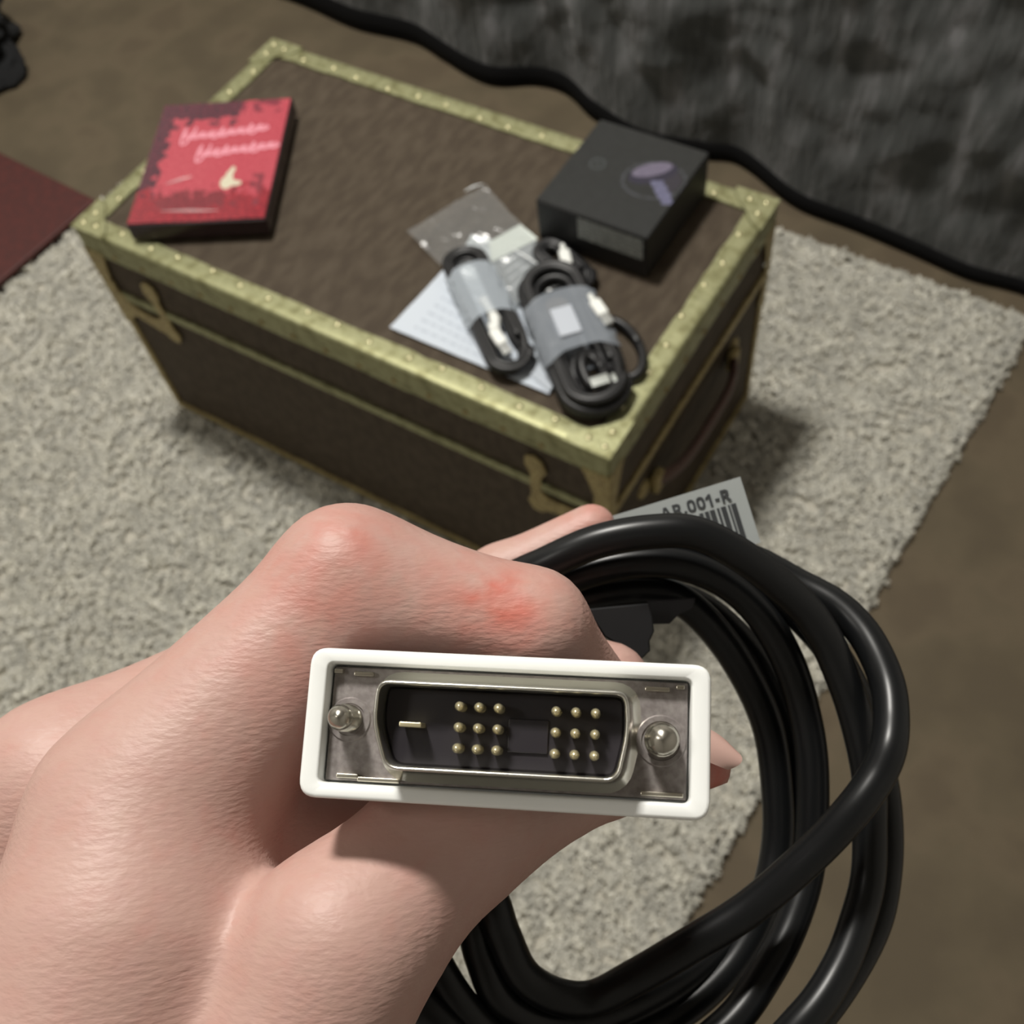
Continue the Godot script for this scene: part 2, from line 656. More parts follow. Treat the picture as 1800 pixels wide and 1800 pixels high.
func make_rug() -> void:
	var o := thing("rug", "pale grey shag rug with a ragged edge under the trunk", "rug")
	var back := Shape.new()
	var outline := PackedVector2Array()
	for q in [Vector2(0.004, 0.004), Vector2(0.996, 0.004), Vector2(0.996, 0.996), Vector2(0.004, 0.996)]:
		var p := rug_at(q.x, q.y)
		outline.append(Vector2(p.x, -p.z))
	back.plate(outline, 0.008, 0.002, Transform3D(Basis(Vector3.RIGHT, -PI / 2), Vector3(0, 0.0045, 0)))
	part("backing", back.mesh(), M.rug_base, o)
	var tuft := Shape.new()
	var r := RandomNumberGenerator.new()
	r.seed = 5
	for k in 4:
		var a := k * TAU / 4 + 0.4
		var out := Vector3(cos(a), 0, sin(a))
		tuft.tube([Vector3.ZERO, out * 0.0022 + Vector3(0, 0.006, 0), out * 0.0058 + Vector3(0, 0.0095, 0)], [0.0021, 0.0022, 0.0007], 5)
	var n := 64000
	var patch := noise(14.0, 3, 31)
	var lean := noise(9.0, 2, 32)
	var shag := noise(38.0, 2, 33)
	var where := []
	var tint := []
	for i in n:
		var p := rug_at(r.randf() * 1.004 - 0.002, r.randf() * 1.004 - 0.002)
		var a := lean.get_noise_2d(p.x, p.z) * 5.0
		var tilt := Basis(Vector3(cos(a), 0, sin(a)), 0.25 + 0.5 * r.randf()) * Basis(Vector3.UP, r.randf() * TAU)
		var k := patch.get_noise_2d(p.x, p.z)
		var q := shag.get_noise_2d(p.x, p.z)
		var s := 0.8 + 0.4 * r.randf() + 0.2 * k
		var under := absf(p.x) < TRUNK.x / 2 - 0.004 and absf(p.z) < TRUNK.z / 2 - 0.004
		var g := clampf(0.9 + 0.24 * k + 0.34 * q + 0.14 * (r.randf() - 0.5), 0.5, 1.15)
		if under:
			continue
		where.append(Transform3D(tilt.scaled(Vector3(s, s * (1.0 + 0.3 * k + 0.5 * q), s)), p + Vector3(0, 0.0075, 0)))
		tint.append(Color(0.60 * g, 0.585 * g, 0.52 * g))
	# loose strands along the edges
	for i in 2600:
		var along := r.randf()
		var q: Vector2 = [Vector2(1.0, along), Vector2(along, 0.0), Vector2(0.0, along)][i % 3]
		var out: Vector3 = [Vector3(1, 0, 0), Vector3(0, 0, -1), Vector3(-1, 0, 0)][i % 3]
		var clump := maxf(0.0, shag.get_noise_2d(along * 40.0, i % 3))
		var p := rug_at(q.x, q.y) + out * (r.randf() * 0.003 + clump * 0.016 * r.randf())
		var tilt := Basis(out.cross(Vector3.UP).rotated(Vector3.UP, (r.randf() - 0.5) * 1.4), -0.9 - 0.5 * r.randf())
		var g := 0.8 + 0.25 * r.randf()
		where.append(Transform3D(tilt.scaled(Vector3(0.7, 1.3, 0.7)), p + Vector3(0, 0.004, 0)))
		tint.append(Color(0.60 * g, 0.585 * g, 0.52 * g))
	var mmesh := MultiMesh.new()
	mmesh.transform_format = MultiMesh.TRANSFORM_3D
	mmesh.use_colors = true
	mmesh.mesh = tuft.mesh(180)
	mmesh.instance_count = where.size()
	for i in where.size():
		mmesh.set_instance_transform(i, where[i])
		mmesh.set_instance_color(i, tint[i])
	var pile := MultiMeshInstance3D.new()
	pile.name = "pile"
	pile.multimesh = mmesh
	pile.material_override = M.pile
	pile.set_meta("kind", "stuff")
	o.add_child(pile, true)


func make_trunk() -> void:
	var w := TRUNK.x
	var h := TRUNK.y
	var d := TRUNK.z
	var o := thing("trunk", "dark brown trunk with tarnished brass edging on the pale rug", "trunk", at(0, 0.022, 0))
	h -= 0.022
	var split := 0.277 - 0.022
	part("body", boxed(Vector3(w - 0.006, split - 0.004, d - 0.006), 0.004), M.vinyl, o, at(0, split / 2 - 0.002, 0))
	part("lid", boxed(Vector3(w - 0.006, h - split - 0.003, d - 0.006), 0.004), M.vinyl, o, at(0, (h + split) / 2 - 0.0005, 0))
	var wob := noise(9.0, 2, 41)
	# a bent strip along each upper edge: a leg on the top, a leg down the side
	var sides := [[Vector3(1, 0, 0), Vector3(0, 0, 1), w, d], [Vector3(0, 0, 1), Vector3(1, 0, 0), d, w], [Vector3(1, 0, 0), Vector3(0, 0, -1), w, d], [Vector3(0, 0, 1), Vector3(-1, 0, 0), d, w]]
	var cap := Shape.new()
	cap.lathe([Vector2(0.004, 0), Vector2(0.0037, 0.001), Vector2(0.0026, 0.002), Vector2(0.001, 0.0024)], 12)
	var cap_mesh := cap.mesh(80)
	for k in 4:
		var along: Vector3 = sides[k][0]
		var out: Vector3 = sides[k][1]
		var long: float = sides[k][2]
		var half: float = sides[k][3] / 2.0
		var rings := []
		var steps := 44
		for i in steps + 1:
			var s := (float(i) / steps - 0.5) * (long - 0.002)
			var e := wob.get_noise_2d(s * 3.0 + k * 7.0, 1.0) * 0.0022
			var b := wob.get_noise_2d(s * 6.0 + k * 7.0, 5.0) * 0.0012
			var c0 := along * s
			var pts := []
			for q in [[half - 0.027 + e, h - 0.001], [half - 0.026 + e, h + 0.0012], [half - 0.012, h + 0.002 + b], [half - 0.0035, h + 0.0018], [half - 0.0006, h + 0.0006], [half + 0.001, h - 0.003], [half + 0.0012 + b, h - 0.02], [half + 0.001, h - 0.037 + e], [half - 0.001, h - 0.038 + e], [half - 0.004, h - 0.02], [half - 0.006, h - 0.006]]:
				pts.append(c0 + out * q[0] + Vector3(0, q[1], 0))
			rings.append(pts)
		var s2 := Shape.new()
		s2.loft(rings)
		var strip := part("edge_strip", s2.mesh(50), M.brass, o)
		var count := int(long / 0.052)
		for i in count:
			var s := (i + 0.5) / count * (long - 0.09) - (long - 0.09) / 2
			part("nail", cap_mesh, M.nail, strip, Transform3D(Basis(), along * (s + 0.004 * sin(i * 2.3)) + out * (half - 0.018 + 0.003 * sin(i * 1.7)) + Vector3(0, h + 0.0014, 0)))
			part("nail", cap_mesh, M.old_brass, strip, Transform3D(Basis(Vector3.UP.cross(out).normalized(), PI / 2), along * (s - 0.012) + out * (half + 0.0008) + Vector3(0, h - 0.027, 0)))
		# the thin strip where lid and body meet
		var band := Shape.new()
		band.box(Vector3(long - 0.004, 0.013, 0.005) if k % 2 == 0 else Vector3(0.005, 0.013, long - 0.004), 0.0015, Transform3D(Basis(), out * (half - 0.001) + Vector3(0, split, 0)), 2)
		part("lid_strip", band.mesh(), M.old_brass if k % 2 else M.brass, o)
		var low := Shape.new()
		low.box(Vector3(long - 0.004, 0.012, 0.005) if k % 2 == 0 else Vector3(0.005, 0.012, long - 0.004), 0.0015, Transform3D(Basis(), out * (half - 0.001) + Vector3(0, 0.007, 0)))
		part("bottom_strip", low.mesh(), M.old_brass, o)
	# upright strips, corner caps and feet
	for sx in [-1.0, 1.0]:
		for sz in [-1.0, 1.0]:
			var up := Shape.new()
			up.box(Vector3(0.011, split - 0.02, 0.011), 0.003, Transform3D(Basis(), Vector3(sx * (w / 2 - 0.0045), split / 2, sz * (d / 2 - 0.0045))), 2)
			part("corner_strip", up.mesh(), M.old_brass, o)
			var cs := Shape.new()
			var poly := PackedVector2Array([Vector2(0.004, 0.004), Vector2(0.004, -0.052), Vector2(-0.006, -0.05), Vector2(-0.018, -0.04), Vector2(-0.024, -0.032), Vector2(-0.032, -0.024), Vector2(-0.04, -0.018), Vector2(-0.05, -0.006), Vector2(-0.052, 0.004)])
			cs.plate(poly, 0.004, 0.0012, Transform3D(Basis(Vector3(sx, 0, 0), Vector3(0, 0, sz), Vector3(0, 1, 0)), Vector3(sx * (w / 2 - 0.0015), h + 0.0022, sz * (d / 2 - 0.0015))))
			var cc := part("corner_cap", cs.mesh(30), M.brass, o)
			for q in [Vector2(-0.03, -0.012), Vector2(-0.012, -0.03), Vector2(-0.01, -0.01)]:
				part("nail", cap_mesh, M.nail, cc, at(sx * (w / 2 + q.x), h + 0.0036, sz * (d / 2 + q.y)))
			var ft := Shape.new()
			ft.lathe([Vector2(0.001, -0.012), Vector2(0.012, -0.0115), Vector2(0.014, -0.008), Vector2(0.013, 0.001), Vector2(0.0, 0.002)], 14, at(sx * (w / 2 - 0.025), 0, sz * (d / 2 - 0.025)))
			part("foot", ft.mesh(), M.old_brass, o)
	# ornamental brackets below the lid at the front corners and on the ends
	for sx in [-1.0, 1.0]:
		bracket(o, Transform3D(Basis(Vector3(-sx, 0, 0), Vector3.UP, Vector3(0, 0, 1)), Vector3(sx * (w / 2 + 0.001), split, d / 2 + 0.0006)))
		for sz in [-1.0, 1.0]:
			var cv := Shape.new()
			cv.plate(PackedVector2Array([Vector2(0, 0.082), Vector2(0.03, 0.08), Vector2(0.02, 0.05), Vector2(0.012, 0.02), Vector2(0.013, -0.02), Vector2(0.02, -0.044), Vector2(0.012, -0.056), Vector2(0, -0.06)]), 0.003, 0.0008, Transform3D(Basis(Vector3(0, 0, -sz), Vector3.UP, Vector3(sx, 0, 0)), Vector3(sx * (w / 2 + 0.0004), split, sz * (d / 2 + 0.001))))
			part("corner_bracket", cv.mesh(30), M.old_brass, o)
	# the leather handle on each end with its brass loops
	for sx in [-1.0, 1.0]:
		var path := []
		for i in 17:
			var s := i / 16.0 * 2.0 - 1.0
			path.append(Vector3(sx * (w / 2 + 0.006 + 0.018 * (1.0 - s * s * s * s)), 0.206 - 0.012 + 0.004 * s * s, s * 0.105))
		var hs := Shape.new()
		hs.tube(path, [0.0135], 12, 0.4, Vector3.UP)
		var hd := part("handle", hs.mesh(60), M.leather, o)
		for sz in [-1.0, 1.0]:
			var lp := Shape.new()
			lp.box(Vector3(0.012, 0.034, 0.02), 0.004, at(sx * (w / 2 + 0.006), 0.197, sz * 0.104), 2)
			lp.lathe([Vector2(0.014, 0), Vector2(0.013, 0.003), Vector2(0.008, 0.005), Vector2(0.0, 0.0055)], 14, Transform3D(Basis(Vector3.FORWARD, sx * PI / 2), Vector3(sx * (w / 2 - 0.003), 0.197, sz * 0.122)))
			part("handle_loop", lp.mesh(), M.old_brass, hd)


func bracket(o: Node3D, x: Transform3D) -> void:
	# x runs inwards from the corner, y up from the lid strip
	var s := Shape.new()
	s.plate(PackedVector2Array([Vector2(0, 0.08), Vector2(0.034, 0.078), Vector2(0.026, 0.055), Vector2(0.02, 0.03), Vector2(0.022, 0.01), Vector2(0.032, -0.008), Vector2(0.05, -0.018), Vector2(0.078, -0.02), Vector2(0.09, -0.01), Vector2(0.088, 0.016), Vector2(0.08, 0.034), Vector2(0.084, 0.05), Vector2(0.094, 0.058), Vector2(0.106, 0.052), Vector2(0.108, 0.036), Vector2(0.102, 0.022), Vector2(0.104, 0.004), Vector2(0.104, -0.022), Vector2(0.11, -0.04), Vector2(0.104, -0.054), Vector2(0.092, -0.056), Vector2(0.082, -0.046), Vector2(0.06, -0.042), Vector2(0.036, -0.034), Vector2(0.02, -0.044), Vector2(0.014, -0.058), Vector2(0, -0.06)]), 0.004, 0.001, x)
	part("corner_bracket", s.mesh(30), M.old_brass, o)


func make_red_mat() -> void:
	var o := thing("storage_box", "flat dark red box lying on the floor left of the trunk", "box", Transform3D(Basis(Vector3.UP, -0.055), Vector3(-0.8271, 0, -0.0774)))
	var red := patterned(noise_tex(noise(0.02, 4, 51), ramp([c8(62, 20, 16), c8(72, 24, 19)], [0.3, 0.7])), Vector3.ONE * 0.2, 0.6)
	part("tray", boxed(Vector3(0.49, 0.022, 0.49), 0.003), plain(c8(40, 16, 15), 0.7), o, at(-0.25, 0.0115, 0.25))
	part("cover", boxed(Vector3(0.5, 0.012, 0.5), 0.004, 2), red, o, at(-0.25, 0.028, 0.25))


func make_garment() -> void:
	var o := thing("garment", "crumpled black garment on the floor at the picture's edge behind the red box", "clothing", at(-1.465, 0, -0.260))
	var n := noise(7.0, 2, 61)
	var s := Shape.new()
	var f := func(u: float, w: float) -> Vector3:
		var a := u * TAU
		var b := w * PI
		var p := Vector3(cos(a) * sin(b), cos(b), sin(a) * sin(b))
		var r := 1.0 + 0.35 * n.get_noise_3dv(p * 0.16) + 0.09 * n.get_noise_3dv(p * 0.6 + Vector3.ONE)
		return Vector3(p.x * r * 0.19, maxf(0.001, 0.05 + p.y * r * 0.075), p.z * r * 0.17)
	s.sheet(90, 50, f, Vector3.ZERO)
	part("cloth", s.mesh(180), plain(c8(14, 15, 17), 0.95), o)


func make_media_case() -> void:
	var sx := 0.175
	var sz := 0.226
	var ax := Vector3(0.8717, 0, -0.49).normalized()
	var az := ax.cross(Vector3.UP)
	var o := thing("media_case", "glossy red cased set with pale script title at the trunk's left corner", "case", Transform3D(Basis(ax, Vector3.UP, az), Vector3(-0.268, TRUNK.y + 0.0035, 0.052)))
	part("spine_case", boxed(Vector3(sx, 0.024, sz), 0.003, 2), plain(c8(38, 22, 26), 0.25), o, at(0, 0.0135, 0))
	var im := Image.create(360, 470, false, Image.FORMAT_RGB8)
	var n1 := noise(0.022, 4, 71)
	var n2 := noise(0.07, 3, 72)
	for y in 470:
		for x in 360:
			var u := x / 360.0
			var w := 1.0 - y / 470.0
			var k := n1.get_noise_2d(x, y)
			var q := n2.get_noise_2d(x, y)
			var col := c8(164, 58, 72).lerp(c8(176, 72, 84), clampf(0.5 + q, 0, 1))
			var edge := minf(u * 1.15, (1.0 - w) * 0.95) + 0.10 * k
			if u < 0.62 and w > 0.2 and edge < 0.13 + 0.06 * (w - 0.4):
				col = c8(62, 28, 42).lerp(c8(96, 40, 54), clampf(0.4 + 1.4 * q, 0, 1))
			elif w > 0.88 and u < 0.95 and k + (w - 0.93) * 3.0 > 0.1:
				col = c8(118, 40, 56)
			if w < 0.24 + 0.12 * k:
				col = c8(116, 24, 38).lerp(c8(150, 38, 50), clampf(0.5 + 1.6 * q, 0, 1))
				if absf(u - 0.42) < 0.26 + 0.2 * k and w > 0.1:
					col = c8(100, 32, 42).lerp(c8(128, 42, 52), clampf(0.5 + q, 0, 1))
			if u > 0.84 and u < 0.93 and w < 0.36 and w > 0.1 and k > -0.12:
				col = c8(120, 44, 56)
			im.set_pixel(x, y, col)
	# the pale figure
	for p in [[0.66, 0.3, 0.05, 0.055], [0.665, 0.355, 0.028, 0.04], [0.68, 0.4, 0.02, 0.028], [0.72, 0.29, 0.05, 0.022]]:
		for y in 470:
			for x in 360:
				var du: float = (x / 360.0 - p[0]) / p[2]
				var dw: float = (1.0 - y / 470.0 - p[1]) / p[3]
				if du * du + dw * dw < 1.0:
					im.set_pixel(x, y, c8(196, 190, 168))
	# two lines of script
	for line in 2:
		var u0: float = [0.2, 0.36][line]
		var u1: float = [0.86, 0.97][line]
		var base: float = [0.70, 0.545][line]
		for i in 200:
			var f := i / 199.0
			im.fill_rect(Rect2i(int(lerpf(u0 + 0.03, u1, f) * 360.0), int((1.0 - base - 0.05 * f - 0.022) * 470.0), 4, 20 - (i * 7) % 5), c8(200, 118, 132))
		for i in 3400:
			var f := i / 3400.0
			var ph := f * 9.0 * TAU
			var tall := 0.024 + 0.02 * maxf(0.0, sin(f * 17.0 + line * 2.0))
			if f < 0.14:
				tall = 0.07
			var uu := lerpf(u0, u1, f) + 0.018 * cos(ph) + 0.25 * tall * sin(ph)
			var ww := base + 0.05 * f + tall * sin(ph)
			for dy in range(-2, 3):
				for dx in range(-2, 3):
					var px := int(uu * 360.0) + dx
					var py := int((1.0 - ww) * 470.0) + dy
					if px >= 0 and py >= 0 and px < 360 and py < 470:
						im.set_pixel(px, py, c8(214, 146, 160))
	var art := plain(Color.WHITE, 0.22)
	art.albedo_texture = ImageTexture.create_from_image(im)
	art.clearcoat_enabled = true
	art.clearcoat = 0.6
	art.clearcoat_roughness = 0.12
	var top := Shape.new()
	top.sheet(24, 30, func(u: float, w: float) -> Vector3: return Vector3((u - 0.5) * (sx - 0.004), 0.0005 * sin(u * 9.0) * sin(w * 8.0), (w - 0.5) * (sz - 0.004)), Vector3.UP)
	part("printed_cover", top.mesh(180), art, o, at(0, 0.0265, 0))
	var film := plain(c8(240, 220, 222, 50), 0.12)
	film.transparency = BaseMaterial3D.TRANSPARENCY_ALPHA
	for q in [[-0.035, 0.038, 0.035, 0.35], [-0.01, 0.094, 0.075, -0.05]]:
		var fold := Shape.new()
		fold.tube([Vector3(-q[2] / 2, 0, 0), Vector3(0, 0.0012, 0.001), Vector3(q[2] / 2, 0, 0)], [0.0004, 0.0022, 0.0004], 8, 0.5)
		part("wrap_highlight_fold", fold.mesh(180), film, o, Transform3D(Basis(Vector3.UP, q[3]), Vector3(q[0], 0.0278, q[1])))  # pale film ridges standing in for the highlight streaks on the wrap


func make_black_box() -> void:
	var o := thing("carton", "black square carton with a grey label on the trunk's right side", "box", at(0.2315, TRUNK.y + 0.001, -0.1065))
	part("sides", boxed(Vector3(0.142, 0.06, 0.152), 0.003, 2), plain(c8(17, 17, 18), 0.55), o, at(0, 0.031, 0))
	var im := Image.create(320, 340, false, Image.FORMAT_RGB8)
	var n := noise(0.03, 3, 81)
	for y in 340:
		for x in 320:
			var col := c8(25, 27, 27).lerp(c8(30, 32, 32), clampf(0.5 + n.get_noise_2d(x, y), 0, 1))
			# lavender shapes drawn into the top: a tilted pale ellipse over a dark crescent, with a pale streak below, inside a faint outline
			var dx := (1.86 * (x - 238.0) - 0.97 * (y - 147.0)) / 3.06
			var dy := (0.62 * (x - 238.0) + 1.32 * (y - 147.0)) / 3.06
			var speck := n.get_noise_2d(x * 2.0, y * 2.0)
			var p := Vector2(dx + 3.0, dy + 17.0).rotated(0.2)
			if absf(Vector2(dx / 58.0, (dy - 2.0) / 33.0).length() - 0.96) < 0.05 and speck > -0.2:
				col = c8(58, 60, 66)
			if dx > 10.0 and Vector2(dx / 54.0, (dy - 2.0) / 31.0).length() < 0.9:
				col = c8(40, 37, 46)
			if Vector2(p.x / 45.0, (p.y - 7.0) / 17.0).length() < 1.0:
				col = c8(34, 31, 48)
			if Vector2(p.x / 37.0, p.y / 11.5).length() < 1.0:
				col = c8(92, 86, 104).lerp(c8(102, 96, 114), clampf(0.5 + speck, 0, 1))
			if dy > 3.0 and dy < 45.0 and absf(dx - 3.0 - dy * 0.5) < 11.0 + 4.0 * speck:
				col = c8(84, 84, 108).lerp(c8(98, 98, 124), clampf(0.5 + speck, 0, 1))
			var e := Vector2((x - 77.0) / 24.0, (y - 157.0) / 24.0).length()
			if absf(e - 0.8) < 0.12 or e < 0.25:
				col = c8(56, 61, 62)
			im.set_pixel(x, y, col)
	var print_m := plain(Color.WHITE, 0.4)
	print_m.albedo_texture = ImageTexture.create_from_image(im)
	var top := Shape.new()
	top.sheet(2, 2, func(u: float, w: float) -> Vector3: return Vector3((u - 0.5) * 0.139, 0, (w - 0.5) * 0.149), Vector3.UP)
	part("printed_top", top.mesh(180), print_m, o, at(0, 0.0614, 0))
	var lab := Image.create(200, 80, false, Image.FORMAT_RGB8)
	var ln := noise(0.06, 3, 82)
	for y in 80:
		for x in 200:
			var k := ln.get_noise_2d(x, y * 2.0)
			lab.set_pixel(x, y, c8(104, 109, 108).lerp(c8(160, 164, 162), clampf(0.5 + 1.1 * k, 0, 1)))
	var lm := plain(Color.WHITE, 0.6)
	lm.albedo_texture = ImageTexture.create_from_image(lab)
	var ls := Shape.new()
	ls.sheet(2, 2, func(u: float, w: float) -> Vector3: return Vector3((u - 0.5) * 0.082, (0.5 - w) * 0.03, 0), Vector3(0, 0, 1))
	part("label", ls.mesh(180), lm, o, at(0.0245, 0.042, 0.0766))


func flat_sheet(corners: Array, y: float, ripple: float, seed_: int, nu := 24, nv := 24) -> ArrayMesh:
	var n := noise(22.0, 3, seed_)
	var s := Shape.new()
	var f := func(u: float, w: float) -> Vector3:
		var a: Vector2 = (corners[0] as Vector2).lerp(corners[1], u)
		var b: Vector2 = (corners[3] as Vector2).lerp(corners[2], u)
		var p := a.lerp(b, w)
		return Vector3(p.x, y + ripple * (0.6 + n.get_noise_2d(p.x, p.y)), p.y)
	s.sheet(nu, nv, f, Vector3.UP)
	return s.mesh(180)


func print_lines(w: int, h: int, ground: Color, ink: Color, rows: int, seed_: int) -> ImageTexture:
	var im := Image.create(w, h, false, Image.FORMAT_RGB8)
	im.fill(ground)
	var r := RandomNumberGenerator.new()
	r.seed = seed_
	for k in rows:
		var y := int((k + 0.8) / (rows + 1) * h)
		var x := int(0.12 * w)
		var stop := int((0.5 + 0.38 * r.randf()) * w)
		while x < stop:
			var step := 4 + r.randi() % 12
			im.fill_rect(Rect2i(x, y, step, maxi(2, h / rows / 4)), ink)
			x += step + 4
	return ImageTexture.create_from_image(im)


func make_papers() -> void:
	var top := TRUNK.y + 0.0015
	var sheet_m := plain(Color.WHITE, 0.75)
	sheet_m.albedo_texture = print_lines(256, 256, c8(190, 198, 208), c8(170, 178, 190), 9, 3)
	var o := thing("leaflet", "white folded leaflet under the coiled cords by the trunk's front edge", "leaflet")
	part("page", flat_sheet([Vector2(0.087, 0.03), Vector2(0.284, 0.085), Vector2(0.287, 0.163), Vector2(0.079, 0.163)], top, 0.001, 91), sheet_m, o)
	part("folded_page", flat_sheet([Vector2(0.236, 0.09), Vector2(0.284, 0.118), Vector2(0.287, 0.161), Vector2(0.25, 0.148)], top + 0.0022, 0.0015, 92, 10, 10), plain(c8(176, 183, 192), 0.7), o)
	var bag := thing("plastic_bag", "clear flat plastic bag with white card inside beside the black carton", "bag")
	var card := plain(Color.WHITE, 0.7)
	card.albedo_texture = print_lines(160, 160, c8(186, 194, 198), c8(140, 146, 150), 6, 8)
	part("insert", flat_sheet([Vector2(0.086, 0.0), Vector2(0.118, -0.004), Vector2(0.196, 0.075), Vector2(0.1, 0.075)], top + 0.003, 0.0006, 93, 10, 10), card, bag)
	part("white_strip", flat_sheet([Vector2(0.113, 0.004), Vector2(0.131, -0.038), Vector2(0.162, -0.026), Vector2(0.133, 0.03)], top + 0.0052, 0.0006, 94, 8, 8), plain(c8(204, 212, 206), 0.7), bag)
	var grey := plain(Color.WHITE, 0.6)
	grey.albedo_texture = print_lines(160, 160, c8(128, 134, 138), c8(180, 186, 190), 5, 12)
	part("printed_insert", flat_sheet([Vector2(0.134, 0.027), Vector2(0.158, -0.024), Vector2(0.204, 0.0), Vector2(0.194, 0.076)], top + 0.0045, 0.0006, 95, 8, 8), grey, bag)
	var film := plain(c8(176, 180, 182, 44), 0.22)
	film.transparency = BaseMaterial3D.TRANSPARENCY_ALPHA
	film.normal_enabled = true
	var crumple := noise_tex(noise(0.02, 4, 96))
	crumple.as_normal_map = true
	crumple.bump_strength = 3.0
	film.normal_texture = crumple
	part("film", flat_sheet([Vector2(0.016, 0.034), Vector2(0.06, -0.074), Vector2(0.236, 0.02), Vector2(0.17, 0.1)], top + 0.0075, 0.004, 97, 40, 40), film, bag)
	for q in [[0.146, 0.007, 0.194, 0.017], [0.219, 0.014, 0.238, 0.021], [0.045, -0.05, 0.058, -0.071]]:
		var f := Shape.new()
		var a := Vector3(q[0], top + 0.013, q[1])
		var b := Vector3(q[2], top + 0.013, q[3])
		f.tube([a, a.lerp(b, 0.5) + Vector3(0, 0.001, 0), b], [0.0004, 0.0014, 0.0004], 8)
		part("film_glint", f.mesh(180), plain(c8(226, 230, 232), 0.2), bag)  # opaque white slivers that paint the glints along the bag film


# a cord folded into a long loop of several turns: LENGTH and WIDTH of the loop, RADIUS of the cord
func coil(o: Node3D, length: float, width: float, radius: float, turns: int, seed_: int) -> void:
	var r := RandomNumberGenerator.new()
	r.seed = seed_
	var pts := []
	var hw := width / 2 - radius
	var hl := length / 2 - hw
	for k in turns:
		var inner := hw * (1.0 - 0.2 * (k % 3)) + (r.randf() - 0.5) * radius
		var y := radius * (1.0 + 1.75 * floorf(k / 3.0)) + 0.0008
		for q in 24:
			var p := Vector2()
			if q % 12 < 8:
				var a := PI * (q % 12 + 0.5) / 8.0
				p = Vector2(cos(a) * inner, hl + sin(a) * inner)
			else:
				p = Vector2(-inner, lerpf(hl, -hl, (q % 12 - 7.5) / 4.0))
			if q >= 12:
				p = -p
			pts.append(Vector3(p.x, y + 0.0012 * sin(q * 0.5 + k), p.y))
	var s := Shape.new()
	s.tube(curve(pts, 4), [radius], 10)
	part("cord", s.mesh(180), M.cord, o)


func sleeve(o: Node3D, from: float, to: float, width: float, height: float, m: Material) -> void:
	var n := noise(60.0, 2, 99)
	var rings := []
	for i in 15:
		var z := lerpf(from, to, i / 14.0)
		var ringp := []
		for k in 28:
			var a := TAU * k / 28.0
			var e := Vector2(cos(a), sin(a))
			var sq := Vector2(signf(e.x) * pow(absf(e.x), 0.6), signf(e.y) * pow(absf(e.y), 0.75))
			var b := 1.0 + 0.10 * n.get_noise_2d(z, a)
			ringp.append(Vector3(sq.x * width / 2 * b, maxf(0.0006, height / 2 + sq.y * height / 2 * b), z + 0.004 * sin(a * 3.0) * (1.0 if i in [0, 14] else 0.0)))
		rings.append(ringp)
	var s := Shape.new()
	s.loft(rings, true, false, false)
	part("plastic_sleeve", s.mesh(180), m, o)


func usb_plug(o: Node3D, x: Transform3D) -> void:
	var s := Shape.new()
	s.box(Vector3(0.013, 0.009, 0.024), 0.003, Transform3D(), 2)
	s.tube([Vector3(0, 0, -0.012), Vector3(0, 0, -0.022)], [0.0035, 0.0028], 10)
	var p := part("connector", s.mesh(), M.white_plastic, o, x)
	part("metal_tip", boxed(Vector3(0.0105, 0.0042, 0.014), 0.0006), plain(c8(190, 192, 190), 0.3, 0.8), p, at(0, 0, 0.018))


